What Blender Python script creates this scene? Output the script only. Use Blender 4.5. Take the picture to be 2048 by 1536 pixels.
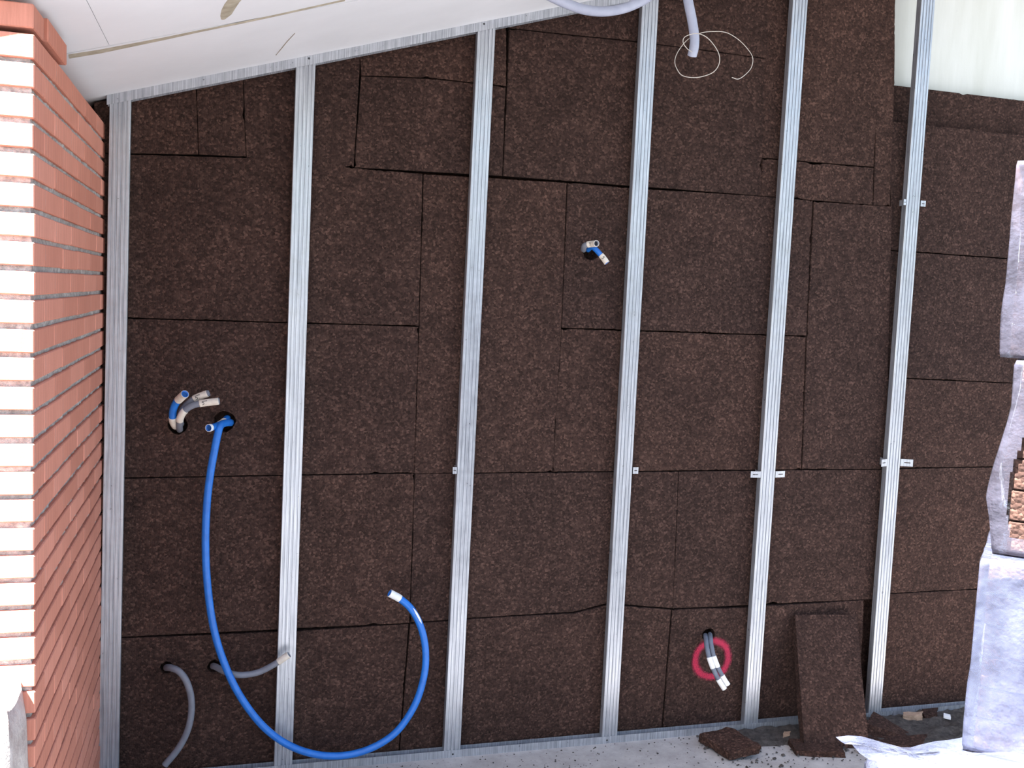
import bpy, bmesh, math, random
from mathutils import Vector, Matrix, noise
from mathutils.geometry import tessellate_polygon

random.seed(7)
for o in list(bpy.data.objects):
    bpy.data.objects.remove(o)
scene = bpy.context.scene
col = scene.collection

# ------------------------------------------------------------------ camera
F = 1967.84
CAM = Vector((0.4388, -3.25, 1.6372))
PITCH, YAW, ROLL = math.radians(-5.2194), math.radians(-16.2329), math.radians(-2.5075)
RM = Matrix.Rotation(YAW, 3, 'Z') @ Matrix.Rotation(PITCH, 3, 'X') @ Matrix.Rotation(ROLL, 3, 'Y')
RIGHT, FWD, UP = RM.col[0].copy(), RM.col[1].copy(), RM.col[2].copy()
cd = bpy.data.cameras.new('camera')
cam = bpy.data.objects.new('camera', cd)
col.objects.link(cam)
cd.sensor_fit = 'HORIZONTAL'
cd.sensor_width = 36.0
cd.lens = F / 2048 * 36.0
cd.clip_start = 0.05
mw = Matrix.Identity(4)
for i, c in enumerate((RIGHT, UP, -FWD)):
    for j in range(3):
        mw[j][i] = c[j]
mw.translation = CAM
cam.matrix_world = mw
scene.camera = cam

# ------------------------------------------------------------------ light
w = bpy.data.worlds.new('world')
scene.world = w
w.use_nodes = True
nt = w.node_tree
nt.nodes.clear()
sky = nt.nodes.new('ShaderNodeTexSky')
sky.sky_type = 'NISHITA'
sky.sun_disc = False
SUN = Vector((-0.42, -0.25, 0.89)).normalized()      # towards the sun
sky.sun_elevation = math.asin(SUN.z)
sky.sun_rotation = math.atan2(SUN.x, SUN.y)
sky.air_density = 1.3
sky.dust_density = 2.0
bg = nt.nodes.new('ShaderNodeBackground')
bg.inputs['Strength'].default_value = 0.42
wo = nt.nodes.new('ShaderNodeOutputWorld')
nt.links.new(sky.outputs[0], bg.inputs[0])
nt.links.new(bg.outputs[0], wo.inputs[0])

sl = bpy.data.lights.new('sun', 'SUN')
sl.energy = 75.0
sl.angle = math.radians(0.6)
sl.color = (1.0, 0.975, 0.95)
so = bpy.data.objects.new('sun', sl)
col.objects.link(so)
so.rotation_euler = SUN.to_track_quat('Z', 'Y').to_euler()
so.location = (-3, -4, 6)

scene.view_settings.view_transform = 'Standard'
scene.view_settings.look = 'None'
scene.view_settings.gamma = 1.0
scene.view_settings.use_curve_mapping = False
scene.view_settings.exposure = 0.12

# ------------------------------------------------------------------ measuring helpers
def ray(px, py):
    return RIGHT * ((px - 1024) / F) + FWD + UP * ((768 - py) / F)
def at(px, py, Y=0.0):                       # point of the plane parallel to the back wall at distance Y
    d = ray(px, py)
    return CAM + d * ((Y - CAM.y) / d.y)
def onz(px, py, z=0.0):                      # point of a level plane
    d = ray(px, py)
    return CAM + d * ((z - CAM.z) / d.z)
def dep(px, py, t):
    return CAM + ray(px, py) * t
def ceil_z(x):
    return 2.1555 + 0.302 * x
def onceil(px, py, off=0.0):
    d = ray(px, py)
    t = (ceil_z(CAM.x) - CAM.z - off) / (d.z - 0.302 * d.x)
    return CAM + d * t

# ------------------------------------------------------------------ object helpers
def tag(o, label=None, cat=None, group=None, kind=None):
    if label: o['label'] = label
    if cat: o['category'] = cat
    if group: o['group'] = group
    if kind: o['kind'] = kind
    return o
def obj(name, data, parent=None, mat=None):
    o = bpy.data.objects.new(name, data)
    col.objects.link(o)
    if parent: 
        o.parent = parent
        o.matrix_parent_inverse = Matrix.Translation(parent.location).inverted()
    if mat and not data.materials: data.materials.append(mat)
    return o
def empty(name, loc=(0, 0, 0)):
    o = bpy.data.objects.new(name, None)
    o.empty_display_size = 0.05
    o.location = loc
    col.objects.link(o)
    return o
def mesh(name, vs, fs, smooth=False):
    m = bpy.data.meshes.new(name)
    m.from_pydata([tuple(v) for v in vs], [], fs)
    if smooth:
        m.polygons.foreach_set('use_smooth', [True] * len(m.polygons))
    bm = bmesh.new(); bm.from_mesh(m)
    bmesh.ops.recalc_face_normals(bm, faces=bm.faces)
    bm.to_mesh(m); bm.free()
    m.update()
    return m
def box_mesh(name, lo, hi, bev=0.0, seg=1):
    bm = bmesh.new()
    bmesh.ops.create_cube(bm, size=1.0)
    lo, hi = Vector(lo), Vector(hi)
    c, s = (lo + hi) / 2, hi - lo
    for v in bm.verts:
        v.co = Vector((v.co.x * s.x, v.co.y * s.y, v.co.z * s.z)) + c
    if bev:
        bmesh.ops.bevel(bm, geom=bm.edges[:], offset=bev, segments=seg, affect='EDGES', profile=0.5)
    m = bpy.data.meshes.new(name)
    bm.to_mesh(m); bm.free()
    return m
def join_boxes(name, boxes):
    vs, fs = [], []
    for lo, hi in boxes:
        n = len(vs)
        for x in (lo[0], hi[0]):
            for y in (lo[1], hi[1]):
                for z in (lo[2], hi[2]):
                    vs.append((x, y, z))
        fs += [tuple(n + k for k in f) for f in ((0, 1, 3, 2), (4, 6, 7, 5), (0, 4, 5, 1), (2, 3, 7, 6), (0, 2, 6, 4), (1, 5, 7, 3))]
    return mesh(name, vs, fs)

# ------------------------------------------------------------------ materials
def mat(name, build):
    m = bpy.data.materials.new(name)
    m.use_nodes = True
    t = m.node_tree
    b = t.nodes['Principled BSDF']
    build(t, b, t.nodes, t.links)
    return m
def objco(N, L):
    return N.new('ShaderNodeTexCoord').outputs['Object']
def nz(N, L, vec, scale, detail=3.0, rough=0.6):
    n = N.new('ShaderNodeTexNoise')
    n.inputs['Scale'].default_value = scale
    n.inputs['Detail'].default_value = detail
    n.inputs['Roughness'].default_value = rough
    if vec is not None: L.new(vec, n.inputs['Vector'])
    return n.outputs['Fac']
def ramp(N, L, fac, stops):
    r = N.new('ShaderNodeValToRGB')
    el = r.color_ramp.elements
    while len(el) < len(stops): el.new(0.5)
    for e, (p, c) in zip(el, stops):
        e.position = p
        e.color = (*c, 1) if len(c) == 3 else c
    L.new(fac, r.inputs[0])
    return r.outputs[0]
def mixc(N, L, fac, a, b, mode='MIX'):
    n = N.new('ShaderNodeMix'); n.data_type = 'RGBA'; n.blend_type = mode
    for s, v in ((n.inputs[0], fac), (n.inputs[6], a), (n.inputs[7], b)):
        if hasattr(v, 'is_linked') or isinstance(v, bpy.types.NodeSocket): L.new(v, s)
        elif isinstance(v, (int, float)): s.default_value = v
        else: s.default_value = (*v, 1)
    return n.outputs[2]
def mapv(N, L, vec, scale):
    m = N.new('ShaderNodeMapping')
    m.inputs['Scale'].default_value = scale
    L.new(vec, m.inputs['Vector'])
    return m.outputs[0]
def bump(N, L, b, h, dist=0.002, strength=0.6):
    n = N.new('ShaderNodeBump')
    n.inputs['Distance'].default_value = dist
    n.inputs['Strength'].default_value = strength
    L.new(h, n.inputs['Height'])
    L.new(n.outputs[0], b.inputs['Normal'])
def math_(N, L, op, a, b=None):
    n = N.new('ShaderNodeMath'); n.operation = op
    for s, v in ((n.inputs[0], a), (n.inputs[1], b)):
        if v is None: continue
        if isinstance(v, (int, float)): s.default_value = v
        else: L.new(v, s)
    return n.outputs[0]

def b_cork(t, b, N, L):
    co = objco(N, L)
    v = N.new('ShaderNodeTexVoronoi'); v.inputs['Scale'].default_value = 150
    # warp the granules a little
    wn = N.new('ShaderNodeTexNoise'); wn.inputs['Scale'].default_value = 60; L.new(co, wn.inputs['Vector'])
    wm = N.new('ShaderNodeVectorMath'); wm.operation = 'MULTIPLY_ADD'
    L.new(wn.outputs['Color'], wm.inputs[0]); wm.inputs[1].default_value = (.006,) * 3; L.new(co, wm.inputs[2])
    L.new(wm.outputs[0], v.inputs['Vector'])
    sep = N.new('ShaderNodeSeparateColor'); L.new(v.outputs['Color'], sep.inputs[0])
    gran = ramp(N, L, sep.outputs[0], [(0, (.029, .0160, .0130)), (.45, (.0445, .0245, .0196)), (.8, (.062, .0345, .0270)), (1, (.104, .058, .045))])
    patch = ramp(N, L, nz(N, L, co, 5, 4), [(.3, (.76, .76, .77)), (.7, (1.06, 1.05, 1.04))])
    c = mixc(N, L, 1.0, gran, patch, 'MULTIPLY')
    mid = ramp(N, L, nz(N, L, co, 32, 4, .65), [(.3, (.80, .79, .79)), (.7, (1.2, 1.19, 1.18))])
    c = mixc(N, L, 1.0, c, mid, 'MULTIPLY')
    oi = N.new('ShaderNodeObjectInfo')
    tint = ramp(N, L, oi.outputs['Random'], [(0, (.92, .93, .95)), (1, (1.07, 1.05, 1.03))])
    c = mixc(N, L, 1.0, c, tint, 'MULTIPLY')
    pore = ramp(N, L, nz(N, L, co, 240, 2), [(.26, (.5, .5, .5)), (.40, (1, 1, 1))])
    c = mixc(N, L, .8, c, pore, 'MULTIPLY')
    dust = ramp(N, L, nz(N, L, co, 34, 6, .75), [(.68, (0, 0, 0)), (.82, (.5, .5, .5))])
    c = mixc(N, L, dust, c, (.16, .13, .115))
    L.new(c, b.inputs['Base Color'])
    b.inputs['Roughness'].default_value = .95
    b.inputs['Specular IOR Level'].default_value = .15
    h = math_(N, L, 'ADD', math_(N, L, 'MULTIPLY', v.outputs['Distance'], -6.0), nz(N, L, co, 220, 3))
    bump(N, L, b, h, .0012, .45)
CORK = mat('cork', b_cork)

def b_galv(t, b, N, L):
    co = objco(N, L)
    st = nz(N, L, mapv(N, L, co, (420, 420, 5)), 1.0, 4)
    sp = nz(N, L, co, 30, 5, .7)
    c1 = ramp(N, L, st, [(.34, (.31, .325, .36)), (.5, (.47, .485, .525)), (.68, (.64, .655, .70))])
    c2 = ramp(N, L, sp, [(.35, (.92, .92, .93)), (.65, (1.04, 1.04, 1.04))])
    L.new(mixc(N, L, 1.0, c1, c2, 'MULTIPLY'), b.inputs['Base Color'])
    b.inputs['Metallic'].default_value = .66
    L.new(ramp(N, L, sp, [(.3, (.26,) * 3), (.7, (.45,) * 3)]), b.inputs['Roughness'])
    bump(N, L, b, st, .0004, .2)
GALV = mat('galvanised_steel', b_galv)

def b_brick(t, b, N, L):
    co = objco(N, L)
    oi = N.new('ShaderNodeObjectInfo')
    base = ramp(N, L, oi.outputs['Random'], [(0, (.50, .195, .135)), (.5, (.56, .225, .158)), (1, (.62, .26, .188))])
    streak = nz(N, L, mapv(N, L, co, (130, 130, 9)), 1.0, 4)
    c = mixc(N, L, 1.0, base, ramp(N, L, streak, [(.3, (.86, .84, .82)), (.7, (1.1, 1.1, 1.1))]), 'MULTIPLY')
    eff = ramp(N, L, nz(N, L, mapv(N, L, co, (60, 60, 14)), 1.0, 5, .7), [(.62, (0, 0, 0)), (.78, (.55, .55, .55))])
    c = mixc(N, L, eff, c, (.6, .5, .45))
    L.new(c, b.inputs['Base Color'])
    b.inputs['Roughness'].default_value = .85
    b.inputs['Specular IOR Level'].default_value = .3
    bump(N, L, b, math_(N, L, 'ADD', streak, nz(N, L, co, 300, 2)), .001, .5)
BRICK = mat('red_brick', b_brick)

def plain(name, c1, c2, scale=18, rough=.85, bdist=.002, bstr=.4, metallic=0.0, detail=5, spec=.3, bscale=None):
    def f(t, b, N, L):
        co = objco(N, L)
        n = nz(N, L, co, scale, detail)
        L.new(ramp(N, L, n, [(.32, c1), (.68, c2)]), b.inputs['Base Color'])
        b.inputs['Roughness'].default_value = rough
        b.inputs['Metallic'].default_value = metallic
        b.inputs['Specular IOR Level'].default_value = spec
        if bstr: bump(N, L, b, nz(N, L, co, bscale or scale * 4, 4), bdist, bstr)
    return mat(name, f)
MORTAR = plain('mortar', (.30, .28, .265), (.58, .555, .53), 90, .95, .004, .8)
PLINTH = plain('rough_render', (.34, .28, .26), (.52, .46, .43), 22, .95, .006, .7)
CEIL = plain('white_ceiling_board', (.70, .705, .73), (.76, .765, .79), 3, .7, .0006, .2, bscale=60)
SEAM = plain('old_glue', (.30, .26, .19), (.48, .43, .34), 25, .9, .001, .5)
def b_plaster(t, b, N, L):
    co = objco(N, L)
    n = nz(N, L, mapv(N, L, co, (9, 9, 1.2)), 1.0, 5)
    c = ramp(N, L, n, [(.3, (.60, .61, .56)), (.7, (.72, .73, .70))])
    spots = ramp(N, L, nz(N, L, co, 14, 6, .7), [(.66, (0, 0, 0)), (.8, (.35,) * 3)])
    L.new(mixc(N, L, spots, c, (.38, .38, .36)), b.inputs['Base Color'])
    b.inputs['Roughness'].default_value = .85
    bump(N, L, b, nz(N, L, co, 80, 3), .0012, .35)
PLASTER = mat('white_plaster', b_plaster)
def b_floor(t, b, N, L):
    co = objco(N, L)
    c = ramp(N, L, nz(N, L, co, 9, 6, .7), [(.3, (.30, .275, .265)), (.7, (.47, .44, .425))])
    sp = ramp(N, L, nz(N, L, co, 70, 4, .7), [(.60, (0, 0, 0)), (.70, (.8,) * 3)])
    L.new(mixc(N, L, sp, c, (.10, .085, .075)), b.inputs['Base Color'])
    b.inputs['Roughness'].default_value = .9
    bump(N, L, b, nz(N, L, co, 60, 5), .003, .5)
FLOOR = mat('dusty_concrete', b_floor)
GROUND = plain('yard_ground', (.066, .067, .070), (.10, .101, .106), 2, .95, .01, .5)
DIRT = plain('dark_debris', (.035, .029, .027), (.10, .086, .078), 55, .95, .006, .9)
BLUE = plain('blue_plastic', (.010, .125, .47), (.014, .16, .57), 40, .38, .0005, .1, spec=.5)
GREY = plain('grey_plastic', (.15, .155, .185), (.20, .205, .24), 30, .5, .0005, .1, spec=.4)
PALEGREY = plain('pale_grey_plastic', (.34, .36, .46), (.40, .42, .52), 30, .45, .0005, .1, spec=.4)
DARKGREY = plain('slate_grey_plastic', (.10, .115, .15), (.15, .165, .21), 30, .5, .0005, .1, spec=.4)
TAPE = plain('beige_tape', (.60, .52, .44), (.74, .66, .57), 60, .75, .0004, .2)
WHITETAPE = plain('white_tape', (.68, .67, .66), (.80, .79, .78), 60, .7, .0004, .2)
INK = plain('black_marker_ink', (.03, .025, .025), (.05, .04, .04), 50, .7, .0004, .0)
BORE_SHADE = plain('bore_shade', (.02, .02, .025), (.03, .03, .035), 50, .8, .0004, .0)  # near-black paint for the shade inside a tube mouth
BLUE_BORE_SHADE = plain('blue_bore_shade', (.01, .07, .22), (.014, .09, .28), 50, .6, .0004, .0)  # darkened copy of the tube blue, painting the shade in its mouth
WIRE = plain('pale_wire', (.48, .43, .38), (.66, .6, .54), 80, .5, .0004, .1)
TAN = plain('tan_chip', (.30, .20, .14), (.42, .29, .21), 70, .9, .002, .6)
WHITEBIT = plain('white_chip', (.75, .76, .78), (.85, .86, .88), 50, .6, .001, .3)
SCREWM = plain('dark_screw', (.05, .05, .055), (.09, .09, .095), 200, .45, .0004, .1, metallic=.6)

def b_paint(t, b, N, L):
    # spray paint: dense along the ring, thinning out towards its rims
    co = objco(N, L)
    sx = N.new('ShaderNodeSeparateXYZ'); L.new(co, sx.inputs[0])
    r = math_(N, L, 'SQRT', math_(N, L, 'ADD', math_(N, L, 'MULTIPLY', sx.outputs[0], sx.outputs[0]), math_(N, L, 'MULTIPLY', sx.outputs[2], sx.outputs[2])))
    r = math_(N, L, 'ADD', r, math_(N, L, 'MULTIPLY', math_(N, L, 'SUBTRACT', nz(N, L, co, 22, 2), .5), .012))
    d = math_(N, L, 'ABSOLUTE', math_(N, L, 'SUBTRACT', r, .070))
    a = ramp(N, L, d, [(0.0, (1, 1, 1)), (.007, (.95,) * 3), (.018, (0, 0, 0))])
    g = ramp(N, L, nz(N, L, co, 400, 2), [(.35, (.25,) * 3), (.6, (1, 1, 1))])
    a = mixc(N, L, .75, a, g, 'MULTIPLY')
    L.new(ramp(N, L, nz(N, L, co, 150, 3), [(.3, (.34, .010, .045)), (.7, (.60, .022, .085))]), b.inputs['Base Color'])
    b.inputs['Roughness'].default_value = .7
    L.new(a, b.inputs['Alpha'])
PAINT = mat('red_spray_paint', b_paint)

def b_film(t, b, N, L, lo=.035, hi=.12, sky_tint=(.72, .70, .95)):  # blue diffuse tint paints the sky reflection into the film
    N.remove(b)
    out = [n for n in N if n.type == 'OUTPUT_MATERIAL'][0]
    co = objco(N, L)
    bp = N.new('ShaderNodeBump'); bp.inputs['Distance'].default_value = .01; bp.inputs['Strength'].default_value = .8
    L.new(nz(N, L, co, 14, 5, .65), bp.inputs['Height'])
    gl = N.new('ShaderNodeBsdfGlossy'); gl.inputs['Roughness'].default_value = .16
    gl.inputs['Color'].default_value = (.9, .93, 1, 1); L.new(bp.outputs[0], gl.inputs['Normal'])
    df = N.new('ShaderNodeBsdfDiffuse'); df.inputs['Color'].default_value = (*sky_tint, 1); L.new(bp.outputs[0], df.inputs['Normal'])
    tl = N.new('ShaderNodeBsdfTranslucent'); tl.inputs['Color'].default_value = (.6, .66, .85, 1)
    tr = N.new('ShaderNodeBsdfTransparent')
    m1 = N.new('ShaderNodeMixShader'); m1.inputs[0].default_value = .35
    L.new(df.outputs[0], m1.inputs[1]); L.new(tl.outputs[0], m1.inputs[2])
    m2 = N.new('ShaderNodeMixShader')
    L.new(ramp(N, L, nz(N, L, co, 11, 5, .7), [(.35, (lo,) * 3), (.75, (hi,) * 3)]), m2.inputs[0])
    L.new(tr.outputs[0], m2.inputs[1]); L.new(m1.outputs[0], m2.inputs[2])
    fr = N.new('ShaderNodeFresnel'); fr.inputs['IOR'].default_value = 1.33; L.new(bp.outputs[0], fr.inputs['Normal'])
    m3 = N.new('ShaderNodeMixShader')
    L.new(fr.outputs[0], m3.inputs[0]); L.new(m2.outputs[0], m3.inputs[1]); L.new(gl.outputs[0], m3.inputs[2])
    L.new(m3.outputs[0], out.inputs[0])
FILM = mat('plastic_film', b_film)
FILM_SKYTINT = mat('cloudy_sky_tint_film', lambda *a: b_film(*a, lo=.05, hi=.17, sky_tint=(.56, .64, 1.0)))  # more opaque film, sky blue painted stronger into its diffuse colour

# ================================================================== SETTING
XW = 0.0686           # inner face of the brick wall
YF = -1.10            # its end towards the yard
CY = 0.045            # face of the cork boards
PY = 0.15             # face of the plaster behind

# floor and yard
o = obj('floor', box_mesh('floor', (-0.4, -0.50, -0.15), (5.2, 0.35, 0.0)), None, FLOOR)
tag(o, 'dusty pale concrete floor at the foot of the cork wall', 'floor', kind='structure')
o = obj('ground', box_mesh('ground', (-14, -16, -0.3), (18, 6, -0.003)), None, GROUND)
tag(o, 'brown earth of the yard in front of the open shelter', 'ground', kind='structure')
# back wall: plaster sheet cut to the roof slope
x0, x1 = -0.3, 5.0
vs = []
for y in (PY, PY + 0.12):
    vs += [(x0, y, 0), (x1, y, 0), (x1, y, ceil_z(x1)), (x0, y, ceil_z(x0))]
wall_back = obj('wall_back', mesh('wall_back', vs, [(0, 1, 2, 3), (7, 6, 5, 4), (0, 4, 5, 1), (1, 5, 6, 2), (2, 6, 7, 3), (3, 7, 4, 0)]), None, PLASTER)
tag(wall_back, 'white plastered back wall clad with dark brown expanded cork boards', 'wall', kind='structure')

# ---- cork boards
def circle(cx, cz, r, n=18, jit=.08):
    return [(cx + r * (1 + random.uniform(-jit, jit)) * math.cos(2 * math.pi * k / n), cz + r * (1 + random.uniform(-jit, jit)) * math.sin(2 * math.pi * k / n)) for k in range(n)]
def rough_loop(pts, gap=.0004, amp=.0036, step=.008, chips=4):
    # ragged outline of a board from its corner points (x, z)
    n = len(pts)
    cx = sum(p[0] for p in pts) / n; cz = sum(p[1] for p in pts) / n
    area = sum(pts[i][0] * pts[(i + 1) % n][1] - pts[(i + 1) % n][0] * pts[i][1] for i in range(n))
    s = 1 if area > 0 else -1
    out = []
    chipset = {}
    for c in range(chips):
        if random.random() < .75:
            chipset[(random.randrange(n), random.choice((0.0, 0.0, random.random())))] = random.uniform(.003, .011)
    for i in range(n):
        a, b = Vector(pts[i]), Vector(pts[(i + 1) % n])
        d = b - a; L = d.length
        if L < 1e-5: continue
        inn = Vector((-d.y, d.x)) / L * s
        m = max(2, int(L / step))
        seed = random.uniform(0, 100)
        for k in range(m):
            t = k / m
            q_ = t * L
            env = max(0.0, noise.noise(Vector((seed + 9, q_ * 7, 0))) + .18)
            off = gap + amp * (.35 * abs(noise.noise(Vector((seed, q_ * 40, 0)))) + 2.4 * env * abs(noise.noise(Vector((seed, q_ * 95, 4)))))
            for (ei, et), dep_ in chipset.items():
                if ei == i:
                    dist = abs(t - et) * L
                    wd = dep_ * 2.6
                    if dist < wd: off += dep_ * (1 - dist / wd) * random.uniform(.6, 1.1)
            p = a + d * t + inn * off
            if k == 0:
                pv = a - Vector(pts[i - 1]); ip = Vector((-pv.y, pv.x)).normalized() * s
                p = a + (inn + ip) * (gap + .0006)
            out.append((p.x, p.y))
    return out
def slab(name, loop, y0, y1, holes=(), bev=.0012, tilt=0.0):
    """board with ragged outline 'loop' in x-z, front at y0, back at y1, round holes bored through"""
    loops = [loop] + list(holes)
    vs, fs = [], []
    idx = []
    for li, lp in enumerate(loops):
        n = len(lp)
        cx = sum(p[0] for p in lp) / n; cz = sum(p[1] for p in lp) / n
        rings = []
        for (yy, ins) in ((y0, bev), (y0 + bev, 0.0), (y1, 0.0)):
            st = len(vs)
            for i, (x, z) in enumerate(lp):
                if ins:
                    ax, az = lp[i - 1]; bx, bz = lp[(i + 1) % n]
                    nx, nzv = -(bz - az), (bx - ax)
                    l = math.hypot(nx, nzv) or 1
                    nx, nzv = nx / l, nzv / l
                    sgn = 1 if (cx - x) * nx + (cz - z) * nzv > 0 else -1
                    if li > 0: sgn = -sgn
                    vs.append((x + nx * sgn * ins, yy + tilt * (z - cz), z + nzv * sgn * ins))
                else:
                    vs.append((x, yy + tilt * (z - cz), z))
            rings.append(st)
        for a, b in ((0, 1), (1, 2)):
            for i in range(n):
                j = (i + 1) % n
                fs.append((rings[a] + i, rings[a] + j, rings[b] + j, rings[b] + i))
        idx.append((rings[0], n))
    flat = [[Vector((vs[s + k][0], vs[s + k][2], 0)) for k in range(n)] for s, n in idx]
    mp = [s + k for s, n in idx for k in range(n)]
    for tri in tessellate_polygon(flat):
        fs.append(tuple(mp[k] for k in tri))
    m = bpy.data.meshes.new(name)
    m.from_pydata(vs, [], fs)
    bm = bmesh.new(); bm.from_mesh(m)
    bmesh.ops.recalc_face_normals(bm, faces=bm.faces)
    bm.to_mesh(m); bm.free()
    return m
def P(px, py, Y=CY):
    p = at(px, py, Y)
    return (p.x, p.z)
def H(px, py, r):
    x, z = P(px, py)
    return circle(x, z, r)
def board(pxs, holes=(), Y=None, clip=True, T=.05, chips=4):
    Yb = CY + random.uniform(-.0025, .0025) if Y is None else Y
    pts = []
    for q in pxs:
        x, z = P(*q)
        if clip: z = min(z, ceil_z(x) - .004)
        z = max(z, .004)
        pts.append((x, z))
    m = slab('cork_board', rough_loop(pts, chips=chips), Yb, Yb + T, holes, tilt=random.uniform(-.004, .004))
    return obj('cork_board', m, wall_back, CORK)

TOP = -260            # clipped to the ceiling
b_top = [
 [(190, TOP), (398, TOP), (397, 309), (190, 306)],
 [(398, TOP), (493, TOP), (492, 314), (397, 309)],
 [(493, TOP), (729, TOP), (722, 105), (708, 335), (492, 316)],
 [(722, 152), (860, 157), (1000, 172), (1012, 174), (1005, 352), (708, 335)],
 [(729, TOP), (1026, TOP), (1012, 173), (1000, 171), (860, 156), (722, 151)],
 [(1019, 57), (1285, 85), (1534, 117), (1523, 392), (1006, 352)],
 [(1030, TOP), (1548, TOP), (1535, 117), (1285, 84), (1019, 56)],
 [(1548, TOP), (1768, TOP), (1762, 58), (1748, 334), (1525, 316)],
 [(1525, 317), (1748, 335), (1746, 411), (1522, 392)],
 [(1768, TOP), (1803, TOP), (1790, 170), (1781, 413), (1747, 411), (1757, 100)]]
for q in b_top: board(q)
H_left = (355, 850, .030); H_mid = (449, 843, .034)
board([(190, 306), (590, 318), (708, 335), (846, 347), (838, 652), (190, 634)])
board([(847, 348), (1134, 365), (1123, 655), (1105, 944), (828, 947), (838, 652)])
board([(1135, 365), (1280, 377), (1522, 392), (1625, 401), (1613, 672), (1123, 656)], [H(1182, 503, .030)])
board([(190, 635), (838, 653), (829, 946), (190, 957)], [H(*H_left), H(*H_mid)])
board([(1123, 657), (1613, 673), (1603, 939), (1105, 944)])
board([(1627, 403), (1783, 413), (1772, 938), (1604, 939), (1613, 672)], Y=CY - .003)
board([(190, 958), (829, 947), (819, 1246), (190, 1277)])
board([(829, 947), (1105, 945), (1357, 943), (1346, 1217), (1215, 1207), (1150, 1224), (950, 1236), (820, 1246)], chips=4)
board([(1358, 943), (1604, 940), (1770, 939), (1754, 1199), (1346, 1218)], chips=3)
board([(190, 1279), (600, 1262), (818, 1248), (795, 1580), (190, 1620)], [H(428, 1333, .021), H(333, 1336, .020)], chips=3)
board([(820, 1247), (950, 1237), (1150, 1226), (1216, 1209), (1342, 1219), (1318, 1540), (796, 1580)], chips=4)
ringboard = board([(1344, 1219), (1480, 1215), (1728, 1200), (1712, 1500), (1320, 1540)], [H(1417, 1270, .027)])
RY = CY + .012
for q in ([(1783, 241), (2110, 276), (2110, 523), (1785, 500)], [(1785, 501), (2110, 524), (2110, 770), (1780, 755)],
          [(1780, 756), (2110, 771), (2110, 932), (1772, 938)], [(1771, 939), (2110, 933), (2110, 1172), (1758, 1190)],
          [(1757, 1191), (2110, 1173), (2110, 1470), (1740, 1500)]):
    board(q, Y=RY, T=.04)
# second layer of cork behind, showing above the right-hand boards and in the open joints
by = 0.1
def zz(px, py): return at(px, py, by).z
xs_ = [-.02, 1.0, 2.0, at(1768, 300, by).x]
for k in range(3):
    a, b_ = xs_[k], xs_[k + 1]
    m = slab('cork_board', [(a, .004), (b_, .004), (b_, ceil_z(b_) - .004), (a, ceil_z(a) - .004)], by, PY - .001)
    obj('cork_board', m, wall_back, CORK)
zt = (zz(1790, 168) + zz(2046, 203)) / 2
a = xs_[3] + .002
for (c, d) in ((a, a + .95), (a + .952, 4.9)):
    m = slab('cork_board', rough_loop([(c, .004), (d, .004), (d, zt), (c, zt)], gap=.0005, amp=.001), by, PY - .001)
    obj('cork_board', m, wall_back, CORK)

# sprayed ring around the conduit hole
c0 = at(1424, 1318, CY - .0055)
vs, fs = [], []
n = 48
for k in range(n):
    a = 2 * math.pi * k / n
    for rr in (.050, .070, .090):
        vs.append((rr * math.cos(a), 0, rr * math.sin(a) * 1.08))
    j = (k + 1) % n
    fs += [(3 * k, 3 * j, 3 * j + 1, 3 * k + 1), (3 * k + 1, 3 * j + 1, 3 * j + 2, 3 * k + 2)]
ring = obj('paint_ring', mesh('paint_ring', vs, fs), ringboard, PAINT)
ring.location = c0
tag(ring, 'red sprayed paint ring')

# ---- ceiling: sloping boards with a glued seam
SEAM_Y = -.585
def ceil_slab(name, xa, xb, ya, yb, up0, up1, m, parent=None, off=0.0):
    vs = []
    for (x, y) in ((xa, ya), (xb, ya), (xb, yb), (xa, yb)):
        vs.append((x, y, ceil_z(x) + up0))
    for (x, y) in ((xa, ya), (xb, ya), (xb, yb), (xa, yb)):
        vs.append((x, y, ceil_z(x) + up1))
    return obj(name, mesh(name, vs, [(0, 1, 2, 3), (4, 7, 6, 5), (0, 4, 5, 1), (1, 5, 6, 2), (2, 6, 7, 3), (3, 7, 4, 0)]), parent, m)
EDGE = -1.118
ceiling = ceil_slab('ceiling', -.55, 5.0, EDGE, .27, .018, .16, SEAM)
tag(ceiling, 'white sloping ceiling rising to the right above the cork wall', 'ceiling', kind='structure')
ceil_slab('ceiling_panel', -.55, 1.71, SEAM_Y + .004, .15, 0, .0175, CEIL, ceiling)
ceil_slab('ceiling_panel', 1.712, 5.0, SEAM_Y + .004, .15, 0, .0175, CEIL, ceiling)
ceil_slab('ceiling_panel', -.55, .148, EDGE, SEAM_Y - .006, 0, .0175, CEIL, ceiling)
ceil_slab('ceiling_panel', .1492, 2.4, EDGE, SEAM_Y - .006, 0, .0175, CEIL, ceiling)
ceil_slab('ceiling_panel', 2.4015, 5.0, EDGE, SEAM_Y - .006, 0, .0175, CEIL, ceiling)
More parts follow.
